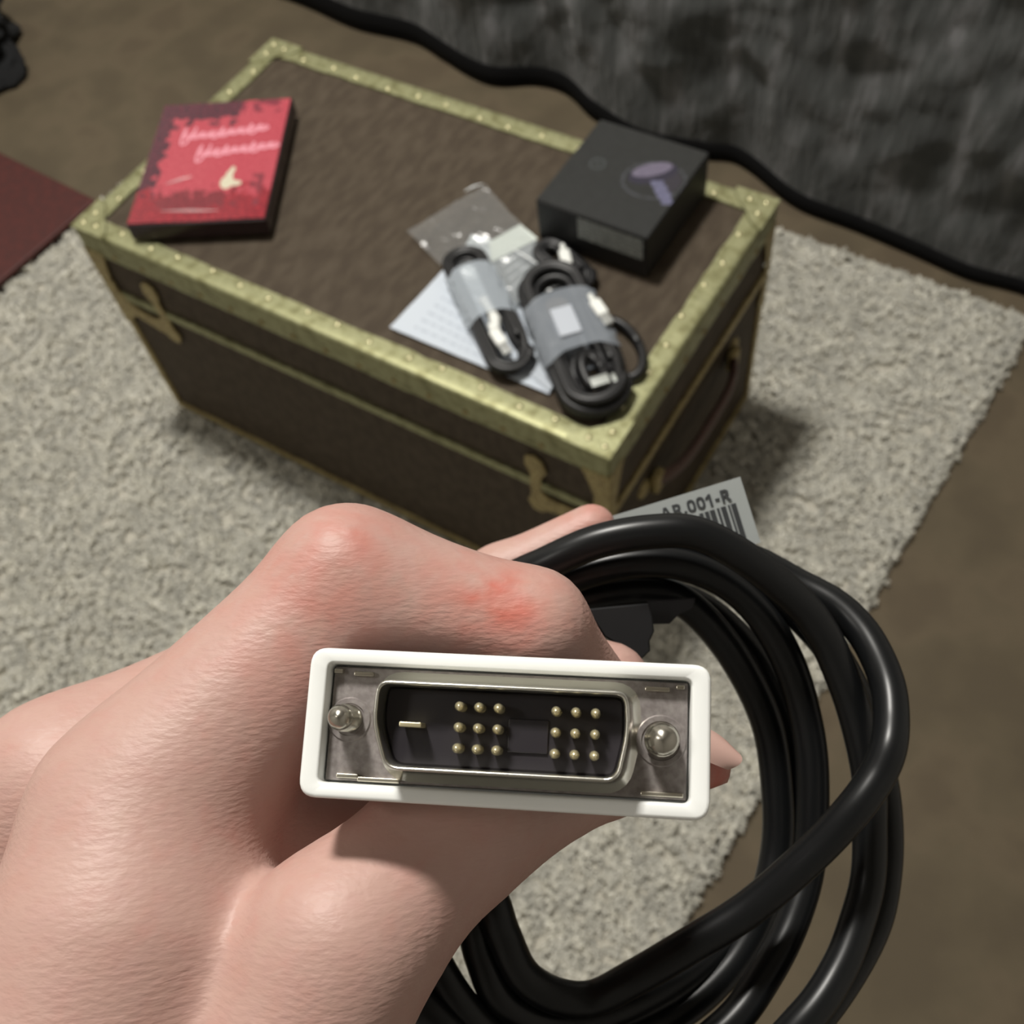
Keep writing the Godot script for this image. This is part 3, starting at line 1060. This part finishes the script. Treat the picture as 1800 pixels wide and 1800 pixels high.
func make_cords() -> void:
	var lid := TRUNK.y + 0.0045
	var clear := plain(c8(196, 206, 216, 120), 0.3)
	clear.transparency = BaseMaterial3D.TRANSPARENCY_ALPHA
	var dim := plain(c8(166, 174, 184, 110), 0.3)
	dim.transparency = BaseMaterial3D.TRANSPARENCY_ALPHA
	var way := func(x: float, z: float, a: float) -> Transform3D: return Transform3D(Basis(Vector3.UP, a), Vector3(x, lid, z))
	var a := thing("charging_cord", "black cord coiled long and thin, lying on the white leaflet", "cord", way.call(0.17, 0.098, 0.9), "coiled cords on the trunk")
	coil(a, 0.19, 0.052, 0.0044, 5, 1)
	sleeve(a, -0.06, 0.02, 0.059, 0.021, clear)
	usb_plug(a, Transform3D(Basis(Vector3.UP, 0.1), Vector3(-0.004, 0.0135, 0.05)))
	var wh := Shape.new()
	wh.tube(curve([Vector3(0.0, 0.012, -0.01), Vector3(0.002, 0.0135, 0.02), Vector3(-0.003, 0.0135, 0.04)], 6), [0.007, 0.0058, 0.0048, 0.0048, 0.005, 0.0055, 0.006], 10)
	part("white_stem", wh.mesh(180), M.white_plastic, a)
	var b := thing("charging_cord", "thick black cord bundle in a clear sleeve at the trunk's right front", "cord", way.call(0.278, 0.094, 0.83), "coiled cords on the trunk")
	coil(b, 0.205, 0.076, 0.0052, 8, 2)
	sleeve(b, -0.05, 0.035, 0.084, 0.033, dim)
	part("sleeve_reflection", boxed(Vector3(0.024, 0.003, 0.04), 0.001), plain(c8(176, 182, 192), 0.5), b, at(-0.005, 0.0345, -0.006))  # pale slab standing in for the reflection on the sleeve
	usb_plug(b, Transform3D(Basis(Vector3.UP, 0.15), Vector3(0.034, 0.032, -0.012)))
	part("metal_end", boxed(Vector3(0.02, 0.006, 0.012), 0.001), plain(c8(176, 180, 176), 0.35, 0.6), b, at(0.004, 0.029, 0.08))
	part("metal_pin", boxed(Vector3(0.004, 0.004, 0.011), 0.001), plain(c8(176, 180, 176), 0.35, 0.6), b, at(0.019, 0.029, 0.081))
	var lobe := Shape.new()
	var lp := []
	for i in 25:
		var t := i / 24.0 * TAU
		lp.append(Vector3(0.045 + 0.02 * cos(t), 0.0055 + 0.002 * sin(t * 2.0), 0.026 + 0.042 * sin(t)))
	lobe.tube(lp, [0.0052], 10)
	part("cord_loop", lobe.mesh(180), M.cord, b)
	for k in 2:
		var inner := Shape.new()
		var ip := []
		for i in 25:
			var t := i / 24.0 * TAU
			ip.append(Vector3(0.003 + (0.019 - 0.009 * k) * cos(t), 0.014 + 0.009 * k + 0.002 * sin(t * 2.0), 0.06 + (0.034 - 0.012 * k) * sin(t)))
		inner.tube(ip, [0.0052], 10)
		part("cord_loop", inner.mesh(180), M.cord, b)
	var w := thing("charging_cord", "small black cord loop partly under the bag nearest the black carton", "cord", way.call(0.212, -0.002, 1.2), "coiled cords on the trunk")
	coil(w, 0.085, 0.042, 0.0045, 3, 3)
	usb_plug(w, Transform3D(Basis(Vector3.UP, -0.5), Vector3(0.002, 0.013, 0.0)))


# ---------------------------------------------------------------- the hand
func make_hand() -> void:
	var o := thing("hand", "fair-skinned left hand pinching the white-framed plug between thumb and curled index finger", "hand", Transform3D(GRIP_AXES, GRIP_AT))
	var f := Flesh.new()
	f.cell = 0.0012
	# [x, y, z, radius] of the joints in mm, from the wrist to the tip
	var chains := {
		"index": [[-44.8, -15.0, -20.0, 13.5], [-20.6, 13.8, -28.0, 9.1], [3.3, 7.8, -28.5, 7.2], [13.1, -3.9, -40.0, 6]],
		"middle": [[-63.2, -17.4, -42.0, 12.5], [-30.0, 2.9, -58.0, 8.6], [-2.8, -1.3, -62.0, 7.6], [16.0, -4.3, -56.0, 6.8]],
		"ring": [[-86.5, -31.0, -62.0, 11.5], [-41.8, -7.6, -78.0, 8.2], [-4.4, -19.5, -86.0, 7]],
		"little": [[-50.0, -14.2, -86.0, 7.5], [-20.7, 0.4, -90.0, 6.2], [-1.3, 10.5, -91.0, 5.8], [16.0, 19.7, -90.0, 4.8]],
		"thumb": [[-18.2, -25.6, -8.0, 9.8], [-4.3, -13.9, -18.0, 8.8], [5.2, -11.0, -22.0, 6.6], [14.0, -9.9, -25.0, 5.2], [22.0, -9.8, -27.0, 3.6], [27.6, -10.9, -28.5, 2.3]],
		"index_base": [[-48.2, -44.7, -8.0, 17], [-44.3, -27.4, -14.0, 15], [-43.0, -14.6, -21.0, 12.5]],
		"palm_side": [[-84.2, -70.3, -40.0, 20], [-63.2, -17.4, -42.0, 12]],
		"web": [[-42.2, -25.5, -30.0, 10], [-28.1, -25.9, -31.0, 8], [-13.4, -20.0, -37.0, 7]],
		"palm_2": [[-26.8, -45.5, -4.0, 11.5], [-18.2, -25.6, -8.0, 9.6]],
		"forearm": [[-76.9, -66.3, -40.0, 21], [-97.7, -106.9, -42.0, 25], [-129.0, -166.8, -46.0, 30]],
		"palm_3": [[-88.3, -75.2, -55.0, 16], [-86.5, -31.0, -62.0, 11]],
		"palm_4": [[-44.5, -67.9, -30.0, 16], [-35.9, -38.5, -32.0, 12], [-25.9, -22.9, -36.0, 9]],
	}
	var blend := {"index_base": 0.0018, "index": 0.0013, "middle": 0.0013, "ring": 0.0013, "little": 0.0012, "thumb": 0.0014, "palm": 0.003, "web": 0.0028, "palm_side": 0.003, "palm_2": 0.0016, "palm_3": 0.003, "palm_4": 0.003, "forearm": 0.004}
	for name_ in chains:
		var j: Array = chains[name_]
		for i in j.size() - 1:
			var k: float = blend[name_]
			if i == 0 and name_ in ["index", "middle", "ring", "thumb"]:
				k = 0.0026
			f.bone(mm(j[i]), mm(j[i + 1]), j[i][3] * 0.001, j[i + 1][3] * 0.001, k)
	for g in [
		[-22.3, 17.8, -16.0, -19.5, 13.4, -16.0, 1.0, 1.2],
		[-23.9, 16.2, -14.0, -21.9, 10.8, -14.0, 0.8, 0.8],
	]:
		f.grooves.append([mm(g), Vector3(g[3], g[4], g[5]) * 0.001, g[6] * 0.001, g[7]])
	var s := f.build()
	var n := noise(180.0, 3, 111)
	var n2 := noise(700.0, 2, 112)
	# redder skin over the joints and where blood shows through, plus painted shade on the thumb tip
	var red := [
		[-2.7, 10.8, -22.0, 6, 0.62],
		[-20.9, 18.0, -20.0, 8, 0.4],
		[2.7, 11.6, -22.0, 5, 0.35],
		[27.5, -12.4, -26.0, 4.5, 1],  # thumb pulp: its shade is put into the colour as dark red
		[17.0, 22.9, -88.0, 8, 0.3],
		[-25.4, 7.0, -18.0, 10, 0.2],
	]
	for p in s.v:
		var k := 0.18 * n.get_noise_3dv(p) + 0.10 * n2.get_noise_3dv(p)
		var w := 0.0
		for q in red:
			w += q[4] * exp(-(p - mm(q)).length_squared() / (q[3] * q[3] * 1e-6))
		w = clampf(w * (1.0 + 1.2 * n.get_noise_3dv(p * 1.3)) + k, -0.3, 1.0)
		s.c.append(lin(181, 146, 136).lerp(lin(182, 104, 90), clampf(w, 0.0, 1.0)).lerp(lin(188, 158, 146), clampf(-w * 2.0, 0.0, 1.0)))
	var skin := plain(Color.WHITE, 0.52)
	skin.vertex_color_use_as_albedo = true
	skin.uv1_triplanar = true
	skin.uv1_scale = Vector3(28, 75, 40)
	skin.heightmap_enabled = true
	skin.heightmap_texture = noise_tex(noise(0.03, 5, 113))
	skin.heightmap_scale = 0.009
	part("skin", s.mesh(180), skin, o)
	var nail := Shape.new()
	var dome := func(u: float, w: float) -> Vector3:
		var a := (w - 0.5) * 2.0
		return Vector3((u - 0.5) * 0.0068 * (1.0 - 0.35 * a * a * u), a * 0.0023 * (1.0 - 0.3 * u * u), 0.0009 * (1.0 - a * a) - 0.0008 * u * u)
	nail.sheet(12, 12, dome, Vector3(0, 0, 1))
	part("fingernail", nail.mesh(180), plain(c8(192, 158, 148), 0.28), o, Transform3D(Basis(Vector3(0.90233, -0.42872, -0.04475), Vector3(0.30965, 0.71692, -0.62462), Vector3(0.29987, 0.54975, 0.77965)), Vector3(0.02696, -0.00712, -0.02320)))


# ---------------------------------------------------------------- the cable
func make_cable() -> void:
	var o := thing("monitor_cable", "coiled black monitor cable with a white-framed plug held in the hand", "cable", Transform3D(GRIP_AXES, GRIP_AT))
	var loops := [
		[3.1, -7.2, -31.0], [3.8, -9.0, -38.8], [4.4, -10.3, -44.6], [-0.9, -13.0, -56.0], [-8.9, -20.4, -72.0], [-17.8, -14.5, -82.0],
		[-13.8, -1.2, -84.0], [-1.2, 3.9, -80.0], [16.1, 7.9, -77.0], [26.2, 8.7, -77.0], [32.9, 5.8, -78.0], [40.7, -2.8, -80.0],
		[47.3, -15.5, -82.0], [49.3, -29.0, -82.0], [48.8, -39.0, -81.0], [45.4, -48.2, -78.0], [39.4, -56.6, -75.0], [30.4, -63.2, -72.0],
		[18.2, -66.6, -68.0], [4.7, -67.0, -65.0], [-5.5, -58.9, -60.0], [-14.0, -45.9, -62.0], [-21.0, -31.8, -74.0], [-15.9, -6.5, -84.0],
		[-3.3, 1.0, -83.0], [11.3, 5.7, -82.0], [25.9, 7.9, -83.0], [35.7, 5.3, -84.0], [44.3, -2.2, -85.0], [49.2, -10.5, -86.0],
		[52.2, -19.5, -86.0], [53.0, -30.1, -86.0], [52.3, -40.3, -85.0], [44.0, -49.0, -80.0], [32.7, -57.2, -74.0], [19.2, -61.3, -68.0],
		[7.5, -61.8, -65.0], [-0.5, -57.1, -62.0], [-4.1, -49.6, -62.0], [-7.1, -40.1, -64.0], [-17.2, -29.4, -76.0], [-13.3, -3.5, -78.0],
		[-1.1, 4.8, -76.0], [12.7, 12.1, -72.0], [25.4, 14.5, -71.0], [35.8, 11.9, -72.0], [43.7, 5.8, -74.0], [49.3, -3.1, -75.0],
		[52.7, -13.3, -76.0], [54.0, -23.3, -76.0], [53.3, -37.1, -75.0], [50.1, -46.0, -72.0], [44.2, -54.6, -68.0], [35.7, -62.7, -64.0],
		[21.4, -70.1, -62.0], [0.9, -67.2, -60.0], [-11.8, -57.9, -58.0], [-19.6, -46.8, -62.0], [-25.2, -32.4, -76.0], [-13.0, 1.0, -74.0],
		[-1.0, 10.3, -70.0], [6.6, 14.3, -66.0], [15.0, 18.0, -64.0], [24.3, 19.7, -63.0], [31.8, 19.2, -63.0], [40.4, 14.6, -64.0],
		[48.7, 7.9, -66.0], [52.6, 3.3, -67.0], [55.6, -2.1, -68.0], [59.1, -11.0, -69.0], [61.5, -21.6, -69.0], [61.4, -30.0, -68.0],
		[60.8, -38.3, -67.0], [58.4, -44.7, -65.0], [54.4, -51.5, -62.0], [47.9, -58.4, -59.0], [37.2, -67.0, -58.0], [17.2, -73.4, -58.0],
		[-2.7, -64.3, -58.0], [-13.6, -55.7, -58.0], [-22.3, -46.8, -62.0], [-27.6, -33.0, -78.0], [-15.5, -0.7, -80.0], [-1.1, 8.2, -78.0],
		[8.9, 12.9, -75.0], [18.7, 16.5, -73.0], [28.6, 18.0, -73.0], [37.7, 15.4, -74.0], [47.9, 8.1, -75.0], [57.0, -1.2, -76.0],
		[62.8, -11.5, -77.0], [66.1, -22.6, -77.0], [67.0, -31.4, -76.0], [66.1, -39.8, -74.0], [63.3, -47.5, -71.0], [57.5, -54.6, -67.0],
		[50.0, -61.3, -63.0], [39.9, -71.0, -62.0], [18.6, -78.4, -62.0], [-8.4, -70.1, -62.0], [-23.8, -53.2, -66.0], [-28.9, -33.6, -80.0],
		[-16.1, 0.7, -86.0], [0.9, 8.4, -82.0], [19.3, 14.2, -79.0], [33.6, 16.8, -79.0], [43.8, 14.3, -79.0], [51.4, 10.2, -77.0],
		[57.2, 6.8, -74.0], [60.7, 2.9, -71.0], [62.5, -1.3, -68.0], [63.4, -6.0, -65.0], [62.9, -10.4, -62.0], [61.4, -14.7, -59.0],
		[59.3, -18.9, -58.0], [55.1, -24.2, -57.0], [48.8, -31.6, -58.0], [39.3, -41.0, -60.0], [29.4, -47.7, -61.0], [20.4, -53.5, -62.0],
		[14.0, -57.1, -63.0], [7.9, -56.1, -62.0], [2.6, -52.2, -61.0], [-0.6, -45.1, -60.0], [-3.5, -38.1, -61.0], [-13.0, -29.8, -74.0],
		[-20.1, -25.3, -84.0],
	]
	var pts := []
	for q in loops:
		pts.append(mm(q))
	var s := Shape.new()
	s.tube(curve(pts, 10), [0.0029], 18)
	var rubber := plain(c8(19, 20, 21), 0.33)
	rubber.metallic_specular = 0.38
	part("jacket", s.mesh(180), rubber, o)
	# the hook-and-loop tie that hangs from the turns beside the finger
	var tie := Shape.new()
	tie.plate(PackedVector2Array([
		Vector2(-6.2, 4.0) * 0.001, Vector2(4.3, 4.9) * 0.001, Vector2(5.0, 2.6) * 0.001, Vector2(5.3, 0.2) * 0.001, Vector2(4.5, -1.5) * 0.001, Vector2(4.6, -3.1) * 0.001, Vector2(3.1, -4.4) * 0.001, Vector2(-3.3, -0.6) * 0.001,
	]), 0.0012, 0.0003, Transform3D(Basis(Vector3.UP, 0.15), Vector3(0.01945, 0.00273, -0.06600)))
	part("cable_tie", tie.mesh(30), plain(c8(19, 19, 21), 0.9), o)
	var flap := Shape.new()
	flap.plate(PackedVector2Array([Vector2(-3, 2) * 0.001, Vector2(5.4, 2.4) * 0.001, Vector2(5.0, 0.6) * 0.001, Vector2(2.4, -0.5) * 0.001, Vector2(0.8, -2) * 0.001, Vector2(-3, -2) * 0.001]), 0.0008, 0.0002, Transform3D(Basis(Vector3.UP, 0.1), Vector3(0.02712, 0.00568, -0.07100)))
	part("tie_end", flap.mesh(30), plain(c8(40, 40, 43), 0.8), o)

	var turn := Basis(Vector3(0.99394, -0.03116, 0.10542), Vector3(0.05383, 0.97411, -0.21957), Vector3(-0.09585, 0.22392, 0.96988))
	var plug := Node3D.new()
	plug.name = "plug"
	o.add_child(plug, true)
	plug.transform = Transform3D(turn, Vector3.ZERO)
	var u := 0.001
	# the white moulded frame round the metal face
	var outer := rounded(42.8 * u, 15.7 * u, 1.9 * u, 6)
	var inner := rounded(38.7 * u, 12.5 * u, 0.7 * u, 6)
	var fr := Shape.new()
	fr.loft([ring(outer, -13 * u, -0.3 * u), ring(outer, -12.7 * u), ring(outer, -0.5 * u), ring(outer, -0.15 * u, -0.12 * u), ring(outer, 0.0, -0.45 * u), ring(inner, 0.0, 0.3 * u), ring(inner, -0.3 * u), ring(inner, -3.2 * u), ring(inner, -3.4 * u, -1.0 * u)], true, true, true)
	var white := plain(c8(236, 238, 236), 0.5)
	part("frame", fr.mesh(50), white, plug)
	# the moulded grip behind it
	var gr := Shape.new()
	gr.loft([ring(rounded(38 * u, 12 * u, 3 * u), -12.5 * u), ring(rounded(36 * u, 11 * u, 3 * u), -20 * u), ring(rounded(28 * u, 10 * u, 3 * u), -27 * u), ring(rounded(18 * u, 9.5 * u, 3 * u), -31 * u), ring(rounded(10 * u, 9 * u, 3 * u), -33 * u)])
	part("grip", gr.mesh(50), plain(c8(30, 30, 31), 0.5), plug)
	# the pressed metal face and its shell
	var nickel := patterned(noise_tex(noise(0.03, 4, 121), ramp([c8(138, 131, 129), c8(150, 143, 141), c8(160, 154, 151)], [0.25, 0.5, 0.8])), Vector3.ONE * 0.02, 0.42, 0.5)
	var dee := rounded_poly(PackedVector2Array([Vector2(12.9, 4.5) * u, Vector2(-12.9, 4.5) * u, Vector2(-13.1, 0.2) * u, Vector2(-11.5, -4.5) * u, Vector2(12.1, -4.5) * u, Vector2(13.1, 0.2) * u]), 1.5 * u, 5)
	var pl := Shape.new()
	pl.box(Vector3(38.3, 12.1, 0.6) * u, 0.2 * u, at(0, 0, -2.4 * u))
	part("face_plate", pl.mesh(), nickel, plug)
	var sh := Shape.new()
	sh.loft([ring(dee, -2.3 * u, 1.5 * u), ring(dee, -2.05 * u, 1.2 * u), ring(dee, -1.8 * u, 0.6 * u), ring(dee, -1.2 * u, 0.15 * u), ring(dee, -0.4 * u, 0.0), ring(dee, 4.1 * u, 0.0), ring(dee, 4.35 * u, -0.1 * u), ring(dee, 4.4 * u, -0.25 * u), ring(dee, 4.3 * u, -0.42 * u), ring(dee, 3.9 * u, -0.5 * u), ring(dee, -0.6 * u, -0.5 * u)], true, false, false)
	part("shell", sh.mesh(50), plain(c8(206, 204, 196), 0.24, 0.95), plug)
	var ins := Shape.new()
	ins.loft([ring(dee, -1.0 * u, -0.45 * u), ring(dee, 0.6 * u, -0.45 * u), ring(dee, 0.9 * u, -0.75 * u)])
	ins.box(Vector3(4.2, 3.4, 0.5) * u, 0.15 * u, at(2.7 * u, -0.4 * u, 1.0 * u))
	part("insulator", ins.mesh(), plain(c8(31, 27, 33), 0.45), plug)
	var gold := plain(c8(226, 216, 178), 0.25, 0.7)
	var pin := Shape.new()
	pin.lathe([Vector2(0.0, -0.2) * u, Vector2(0.5, -0.2) * u, Vector2(0.5, 2.6) * u, Vector2(0.4, 2.9) * u, Vector2(0.22, 3.15) * u, Vector2(0.0, 3.2) * u], 12, Transform3D(Basis(Vector3.RIGHT, PI / 2), Vector3.ZERO))
	var pin_mesh := pin.mesh(50)
	for x0 in [-4.3, 5.6]:
		for i in 3:
			for j in 3:
				part("pin", pin_mesh, gold, plug, at((x0 + 2.0 * i) * u, (2.2 - 2.1 * j) * u, 0.7 * u))
	part("blade", boxed(Vector3(2.3, 0.5, 3.2) * u, 0.12 * u), gold, plug, at(-9.2 * u, 0.1 * u, 2.2 * u))
	# thumbscrews
	for q in [[-17.0, 0.5, 1.45, 0.9], [16.4, 0.0, 1.75, 0.8]]:
		var sc := Shape.new()
		var prof := [Vector2(0, -2.6) * u, Vector2(q[2], -2.6) * u]
		for k in 5:
			prof.append(Vector2(q[2], -1.6 + 0.7 * k - 0.3) * u)
			prof.append(Vector2(q[2] - 0.22, -1.6 + 0.7 * k) * u)
		prof.append_array([Vector2(q[2] - 0.1, 2.0) * u, Vector2(q[2] * 0.75, 2.7) * u, Vector2(q[2] * 0.4, 3.1) * u, Vector2(0, 3.2) * u])
		sc.lathe(prof, 22, Transform3D(Basis(Vector3.RIGHT, PI / 2), Vector3(q[0], q[1], 0) * u))
		var screw := part("thumbscrew", sc.mesh(35), plain(c8(170, 166, 156), 0.25, 0.95), plug)
		var hole := Shape.new()
		hole.lathe([Vector2(q[2] + 0.25, 0) * u, Vector2(q[2] + 0.3, 0.25) * u, Vector2(q[2] + 0.8, 0.25) * u, Vector2(q[2] + 1.0, 0) * u], 24, Transform3D(Basis(Vector3.RIGHT, PI / 2), Vector3(q[0], q[1] - 0.1, -2.15) * u))
		part("collar", hole.mesh(35), nickel, screw)
	for q in [[-15.7, 5.3, 2.2], [-18.5, 5.5, 1.0], [15.9, 5.2, 2.6], [18.3, 5.5, 0.9], [-16.6, -5.5, 2.4], [-13.2, -5.75, 4.6], [16.6, -5.5, 4.4]]:
		part("tab", boxed(Vector3(q[2], 0.5, 0.9) * u, 0.14 * u), plain(c8(206, 200, 186), 0.25, 0.9), plug, at(q[0] * u, q[1] * u, -1.8 * u))
	# the paper flag on the cable
	var flag := Node3D.new()
	flag.name = "cable_tag"
	o.add_child(flag, true)
	flag.transform = Transform3D(Basis(Vector3(0.94547, 0.29448, 0.13917), Vector3(-0.29737, 0.95476, 0.00000), Vector3(-0.13288, -0.04139, 0.99027)), Vector3(0.03348, 0.01971, -0.08700))
	var im := Image.create(256, 128, false, Image.FORMAT_RGB8)
	im.fill(c8(160, 165, 164))
	var r := RandomNumberGenerator.new()
	r.seed = 9
	var x := 160
	while x < 232:
		var bw := 4 + r.randi() % 7
		im.fill_rect(Rect2i(x, 44, bw, 70), c8(52, 54, 56))
		x += bw + 2 + r.randi() % 5
	var paper := plain(Color.WHITE, 0.7)
	paper.albedo_texture = ImageTexture.create_from_image(im)
	var card := Shape.new()
	card.sheet(10, 4, func(a: float, b: float) -> Vector3: return Vector3((a - 0.5) * 0.0247, (0.5 - b) * 0.0128, 0.0001 * sin(a * 4.0)), Vector3(0, 0, 1))
	card.sheet(10, 4, func(a: float, b: float) -> Vector3: return Vector3((a - 0.5) * 0.0247, (0.5 - b) * 0.0128, -0.0002 + 0.0001 * sin(a * 4.0)), Vector3(0, 0, -1))
	part("paper_flag", card.mesh(180), paper, flag)
	var word := TextMesh.new()
	word.text = "AR.001-R"
	var font := SystemFont.new()
	font.font_names = PackedStringArray(["Droid Sans"])
	font.font_weight = 700
	word.font = font
	word.font_size = 32
	word.pixel_size = 0.000043
	word.depth = 0.0001
	part("print", word, plain(c8(58, 60, 62), 0.8), flag, at(0.0247 * 0.12, 0.0128 * 0.3, 0.00018))
